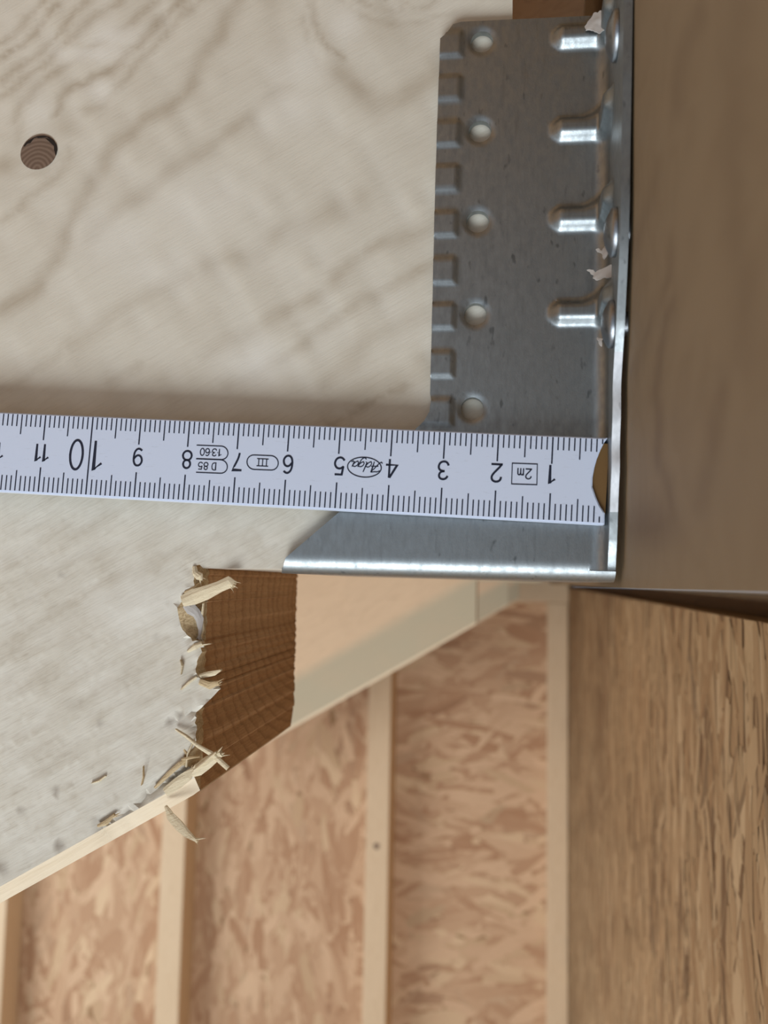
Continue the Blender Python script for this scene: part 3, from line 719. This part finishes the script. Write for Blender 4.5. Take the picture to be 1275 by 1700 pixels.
scrap(z10((105, 480), (145, 505), (190, 545), (270, 558), (370, 560), (420, 580), (450, 650), (455, 780), (440, 830), (410, 790), (420, 750), (340, 700), (280, 665), (210, 655), (160, 610), (165, 570)), .0020, 'long pointed white scrap under the middle nail', HNG, .0085)
scrap(z10((218, 1270), (255, 1290), (272, 1320), (268, 1400), (240, 1360), (225, 1310)), .0008, 'tiny pale scrap left of the lowest nail', HNG, .0012)

# ------------------------------------------------------------------ beam
fb, fn_ = hmap(.02, .02); xb = fb.x + TH + .0010
BL = [([(1047, 619), (1068, 566), (1086, 513), (1103, 468), (1120, 400)], 6, .3), ([(1082, 669), (1093, 602), (1103, 556), (1121, 503)], 8, .4), ([(1089, 676), (1096, 768), (1114, 803), (1121, 866)], 8, .4),
      ([(1200, 620), (1192, 697), (1178, 768), (1160, 856)], 12, .3), ([(1162, 15), (1133, 88), (1127, 132), (1130, 182)], 12, .3), ([(1098, 265), (1077, 353), (1056, 418)], 8, .2), ([(1230, 0), (1215, 300), (1240, 600)], 26, .2)]
ys = np.unique(np.concatenate([np.linspace(-.3, .035, 8), np.arange(.035, .19, .0012), np.linspace(.19, YW - .002, 24)])); zs = np.unique(np.concatenate([EYE - .0005 + np.arange(0, .14, .002), [EYE + .215]]))
V = [Vector((xb, y, z)) for y in ys for z in zs]; ny, nz = len(ys), len(zs)
Fc = [[a * nz + b, a * nz + b + 1, (a + 1) * nz + b + 1, (a + 1) * nz + b] for a in range(ny - 1) for b in range(nz - 1)]
PX = np.array([project(v) if v.y > .02 else (-9e3, -9e3) for v in V]); fg = np.zeros((len(V) + 0, 3))
Q = PX + np.stack([vnoise(PX, 60, 31), vnoise(PX, 60, 32)], 1) * 6
for p, w, a in BL: fg[:, 0] = np.maximum(fg[:, 0], a * np.exp(-(segdist(Q, p) / w) ** 2))
fg[:, 0] = np.maximum(fg[:, 0], .55 * np.exp(-((Q[:, 0] - 1082) / 42) ** 2 - ((Q[:, 1] - 872) / 38) ** 2))  # soft shadow low on the beam, put into the figure colour
loop = [b for b in range(nz)] + [a * nz + nz - 1 for a in range(1, ny)] + [(ny - 1) * nz + b for b in range(nz - 2, -1, -1)] + [a * nz for a in range(ny - 2, 0, -1)]
n0 = len(V); V += [V[i] + Vector((.10, 0, 0)) for i in loop]; L_ = len(loop)
Fc += [[loop[i], n0 + i, n0 + (i + 1) % L_, loop[(i + 1) % L_]] for i in range(L_)] + [[n0 + i for i in range(L_)]]
fg = np.vstack([fg, np.zeros((L_, 3))])
bm_ = mesh_obj('beam', V, Fc, M['beam'], attrs={'fig': fg}); tag(bm_, 'thick brown wooden beam at the right that the hanger is nailed to', 'beam')


# ------------------------------------------------------------------ folding ruler
RO = RUL.hit(1010, 727)
rpl = Plane(RO, RUL.n, RUL.e1)
RWD = .0160; RTH = .0030
def Rp(u, v, w=0.0): return rpl.P(u, v, w)
a0 = rpl.uv(1007, 727); 
arc = [rpl.uv(x, y) for x, y in ((1004, 862), (1004, 852), (995, 838), (989, 824), (983.5, 808), (984, 792), (987, 776), (991, 762), (997, 747), (1003, 735), (1009, 727))]

arc[0] = (arc[0][0], -RWD); arc[-1] = (arc[-1][0], 0)
pts = [(-.236, 0), (-.236, -RWD)] + arc
rul = empty('folding_ruler', Rp(-.118, -RWD)); tag(rul, 'white folding ruler with black millimetre scale held across rafter and hanger', 'ruler')
V, Fc = prism(rpl, pts, 0, -RTH)
bm = bmesh.new(); vs = [bm.verts.new(v) for v in V]; [bm.faces.new([vs[i] for i in f]) for f in Fc]; bm.normal_update()
ed = [e for e in bm.edges if all(abs((v.co - RO).dot(rpl.n)) < 1e-6 for v in e.verts)]
bmesh.ops.bevel(bm, geom=ed, offset=.00022, segments=2, affect='EDGES'); bm.verts.index_update()
mesh_obj('blade', [v.co.copy() for v in bm.verts], [[v.index for v in f.verts] for f in bm.faces], M['ruler'], rul); bm.free()
cap = arc[1:-1]; ce = rpl.uv(1011.5, 735)[0]
capo = [(a - .0003, b) for a, b in cap][::-1]
V, Fc = prism(rpl, capo + [(rpl.uv(1006, 850)[0], cap[0][1]), (rpl.uv(1009, 800)[0], -.0085), (ce, cap[-1][1])], -.0009, -RTH + .0002)
tag(mesh_obj('end_cap', V, Fc, M['brass'], rul), 'dark brass end cap')
# printed scale
V = []; Fc = []
def bar(u0, u1, v0, v1, w=.00004):
    b = len(V); V.extend([Rp(u0, v0, w), Rp(u1, v0, w), Rp(u1, v1, w), Rp(u0, v1, w)]); Fc.append([b, b + 1, b + 2, b + 3])
arcu = lambda v: np.interp(-v, [-p[1] for p in arc[::-1]], [p[0] for p in arc[::-1]])
for m in range(1, 235):
    u = -m / 1000.0; cm = m % 10 == 0; h5 = m % 5 == 0
    w = .00014 if cm else .00012
    lt = .0053 if cm else (.0043 if h5 else .0027); lbm = .0052 if cm else (.0044 if h5 else .0033)
    if m == 100: bar(u - w, u + w, -.0002, -RWD + .0003); continue
    if u < arcu(-lt) - .0002 and u < arcu(-.0003) : bar(u - w, u + w, -lt, -.0003)
    elif m <= 3: bar(u - w, u + w, -.0012, -.0003)
    if u < arcu(-RWD + lbm) - .0002: bar(u - w, u + w, -RWD + .0003, -RWD + lbm)
    elif m <= 3: bar(u - w, u + w, -RWD + .0003, -RWD + .0014)
mesh_obj('scale_marks', V, Fc, M['ink'], rul)['kind'] = 'stuff'
G = {'0': [[(.3 + .26 * math.cos(a), .5 + .5 * math.sin(a)) for a in np.linspace(0, 2 * math.pi, 25)]], '1': [[(.08, .76), (.34, 1.0), (.34, 0)]],
 '2': [[(.04, .74), (.06, .86), (.15, .96), (.3, 1), (.45, .96), (.54, .86), (.55, .73), (.5, .6), (.3, .36), (.12, .17), (.04, .03)], [(.0, .03), (.57, .03)]],
 '3': [[(.05, .82), (.12, .94), (.28, 1), (.44, .96), (.52, .84), (.5, .68), (.4, .57), (.24, .54)], [(.24, .54), (.42, .52), (.54, .42), (.56, .27), (.5, .1), (.36, .01), (.2, .0), (.08, .07), (.02, .2)]],
 '4': [[(.44, 0), (.44, 1)], [(.40, 1), (.02, .3), (.62, .3)]],
 '5': [[(.52, .97), (.14, .97), (.08, .52)], [(.08, .52), (.2, .62), (.34, .64), (.48, .57), (.56, .42), (.56, .26), (.48, .09), (.32, 0), (.16, .02), (.04, .15)]],
 '6': [[(.5, .9), (.4, .98), (.28, 1), (.14, .9), (.06, .7), (.04, .4), (.08, .16), (.18, .03), (.3, 0), (.44, .05), (.54, .2), (.55, .36), (.48, .54), (.34, .62), (.2, .58), (.08, .42)]],
 '7': [[(.04, .97), (.56, .97), (.36, .55), (.24, .25), (.2, 0)]],
 '8': [[(.3 + .21 * math.cos(a), .76 + .24 * math.sin(a)) for a in np.linspace(0, 2 * math.pi, 21)], [(.3 + .26 * math.cos(a), .27 + .27 * math.sin(a)) for a in np.linspace(0, 2 * math.pi, 21)]],
 '.': [[(.28, .5), (.33, .5)]], 'D': [[(.05, 0), (.05, 1), (.3, 1), (.48, .88), (.55, .5), (.48, .12), (.3, 0), (.0, 0)]],
 'm': [[(0, 0), (0, .66)], [(0, .5), (.1, .64), (.22, .62), (.27, .5), (.27, 0)], [(.27, .5), (.37, .64), (.49, .62), (.54, .5), (.54, 0)]],
 'I': [[(.1, 1), (.5, 1)], [(.3, 1), (.3, 0)], [(.1, 0), (.5, 0)]],
 'A': [[(-.12, .12), (0, 0), (.14, .1), (.34, .5), (.6, 1.05), (.62, .0)], [(-.1, .86), (.05, 1.0), (.3, .98), (.6, 1.05)], [(.16, .42), (.74, .46)]],
 'd': [[(.46, .5), (.3, .58), (.1, .44), (.06, .16), (.18, .0), (.36, .1), (.5, .4)], [(.56, 1.05), (.5, .1), (.62, .04)]],
 'g': [[(.46, .5), (.3, .58), (.1, .44), (.06, .2), (.18, .04), (.36, .12), (.5, .4)], [(.52, .56), (.46, -.1), (.3, -.36), (.1, -.36), (.02, -.22)]],
 'a': [[(.46, .5), (.3, .58), (.1, .44), (.06, .16), (.18, .0), (.36, .1), (.5, .4)], [(.52, .56), (.47, .06), (.58, .0), (.7, .1)]]}
G['9'] = [[(.6 - x, 1 - y) for x, y in l] for l in G['6']]
def smoothline(l):
    for _ in range(2):
        o = [l[0]]
        for i in range(1, len(l) - 1):
            a, b, c = map(np.array, (l[i - 1], l[i], l[i + 1])); ang = np.dot(b - a, c - b) / (np.linalg.norm(b - a) * np.linalg.norm(c - b) + 1e-9)
            o += [tuple(b)] if ang < .45 else [tuple(b * .75 + a * .25), tuple(b * .75 + c * .25)]
        l = o + [l[-1]]
    return l
def text(body, px, py, h, name='numeral', shear=0, wide=1.0, stroke=.00040, gap=.22, u=None):
    """ink strokes; the scale reads upside down, towards the left"""
    uu, vv = rpl.uv(px, py); adv = []; x = 0
    for ch in body:
        if ch == ' ': x += .32; adv.append(None); continue
        xs = [p[0] for l in G[ch] for p in l]; adv.append(x - min(xs)); x += max(xs) - min(xs) + gap
    tot = x - gap; V = []; Fc = []
    for ch, ox in zip(body, adv):
        if ox is None: continue
        for l in G[ch]:
            Q = [np.array((((a + ox - tot / 2) * wide + shear * (b - .5)) * h, (b - .5) * h)) for a, b in smoothline(list(l))]
            n = len(Q); b0_ = len(V)
            for i in range(n):
                a = Q[max(i - 1, 0)]; b = Q[min(i + 1, n - 1)]; t = (b - a) / (np.linalg.norm(b - a) + 1e-12)
                k = 1.0
                if 0 < i < n - 1:
                    t1 = (Q[i] - a) / np.linalg.norm(Q[i] - a); t2 = (b - Q[i]) / np.linalg.norm(b - Q[i]); k = min(1.6, 1 / max(.4, math.sqrt(max(0, (1 + t1 @ t2) / 2))))
                nn = np.array([-t[1], t[0]]) * stroke / 2 * k
                e = t * stroke * .2 * ((i == n - 1) - (i == 0))
                for sg in (1, -1): p = Q[i] + nn * sg + e; V.append(Rp(uu - p[0], vv - p[1], .00004))
            Fc += [[b0_ + 2 * i, b0_ + 2 * i + 1, b0_ + 2 * i + 3, b0_ + 2 * i + 2] for i in range(n - 1)]
    return mesh_obj(name, V, Fc, M['ink'], rul)
for t, x, y in (('1', 917, 788), ('2', 824.5, 785), ('3', 736, 781), ('4', 650, 778), ('5', 563.5, 774), ('6', 478, 771), ('7', 394, 767), ('8', 310.5, 763), ('9', 229, 759), ('11', 70.5, 752), ('12', -9, 749), ('13', -88, 746)):
    text(t, x, y, .0034)
text('1', 163, 757, .0058, stroke=.00048); text('0', 127, 755, .0059, wide=.85, stroke=.00048)
text('2m', 871, 786.5, .0019, 'scale_text', stroke=.00024); text('III', 436, 767.8, .0014, 'scale_text', stroke=.0002, gap=.06, wide=1.2)
text('1.3.60', 350, 751, .0014, 'scale_text', stroke=.0002, wide=1.1, gap=.16); text('D 85', 344, 774, .0014, 'scale_text', stroke=.0002, wide=1.1, gap=.2)
text('Adga', 607, 774.5, .0019, 'scale_text', shear=.28, wide=1.15, gap=.05, stroke=.0002)
def outlinebar(pts, closed=True, w=.00022, name='printed_frame'):
    """thin printed line along pts (px)"""
    Q = [np.array(rpl.uv(*p)) for p in pts]; n = len(Q); V = []; Fc = []
    for i in range(n):
        a = Q[i - 1] if (closed or i > 0) else Q[i]; b = Q[(i + 1) % n] if (closed or i < n - 1) else Q[i]
        t = (b - a) / np.linalg.norm(b - a); nn = np.array([-t[1], t[0]]) * w / 2
        V += [Rp(*(Q[i] + nn), .00004), Rp(*(Q[i] - nn), .00004)]
    for i in range(n if closed else n - 1):
        j = (i + 1) % n; Fc.append([2 * i, 2 * i + 1, 2 * j + 1, 2 * j])
    mesh_obj(name, V, Fc, M['ink'], rul)
outlinebar([(850.5, 769), (892, 770.5), (891.2, 804.8), (849.3, 803.5)], w=.00028)
outlinebar([(605 + 28 * math.cos(a), 775.7 + 16.5 * math.sin(a) + .04 * 28 * math.cos(a)) for a in np.linspace(0, 2 * math.pi, 41)[:-1]])
def stadium(cx, cy, hx, hy, left=True):
    p = []
    for a in np.linspace(-math.pi / 2, math.pi / 2, 13): p.append((cx + hx - hy + hy * math.cos(a), cy + hy * math.sin(a)))
    if left:
        for a in np.linspace(math.pi / 2, 3 * math.pi / 2, 13): p.append((cx - hx + hy + hy * math.cos(a), cy + hy * math.sin(a)))
    else: p = [(cx - hx, cy - hy)] + p + [(cx - hx, cy + hy)]
    return [(x, y + .04 * (x - cx)) for x, y in p]
outlinebar(stadium(436, 768, 26, 12)); outlinebar(stadium(352.5, 751.3, 26, 11.2, False), False); outlinebar(stadium(351.5, 774, 26, 11.2, False), False)
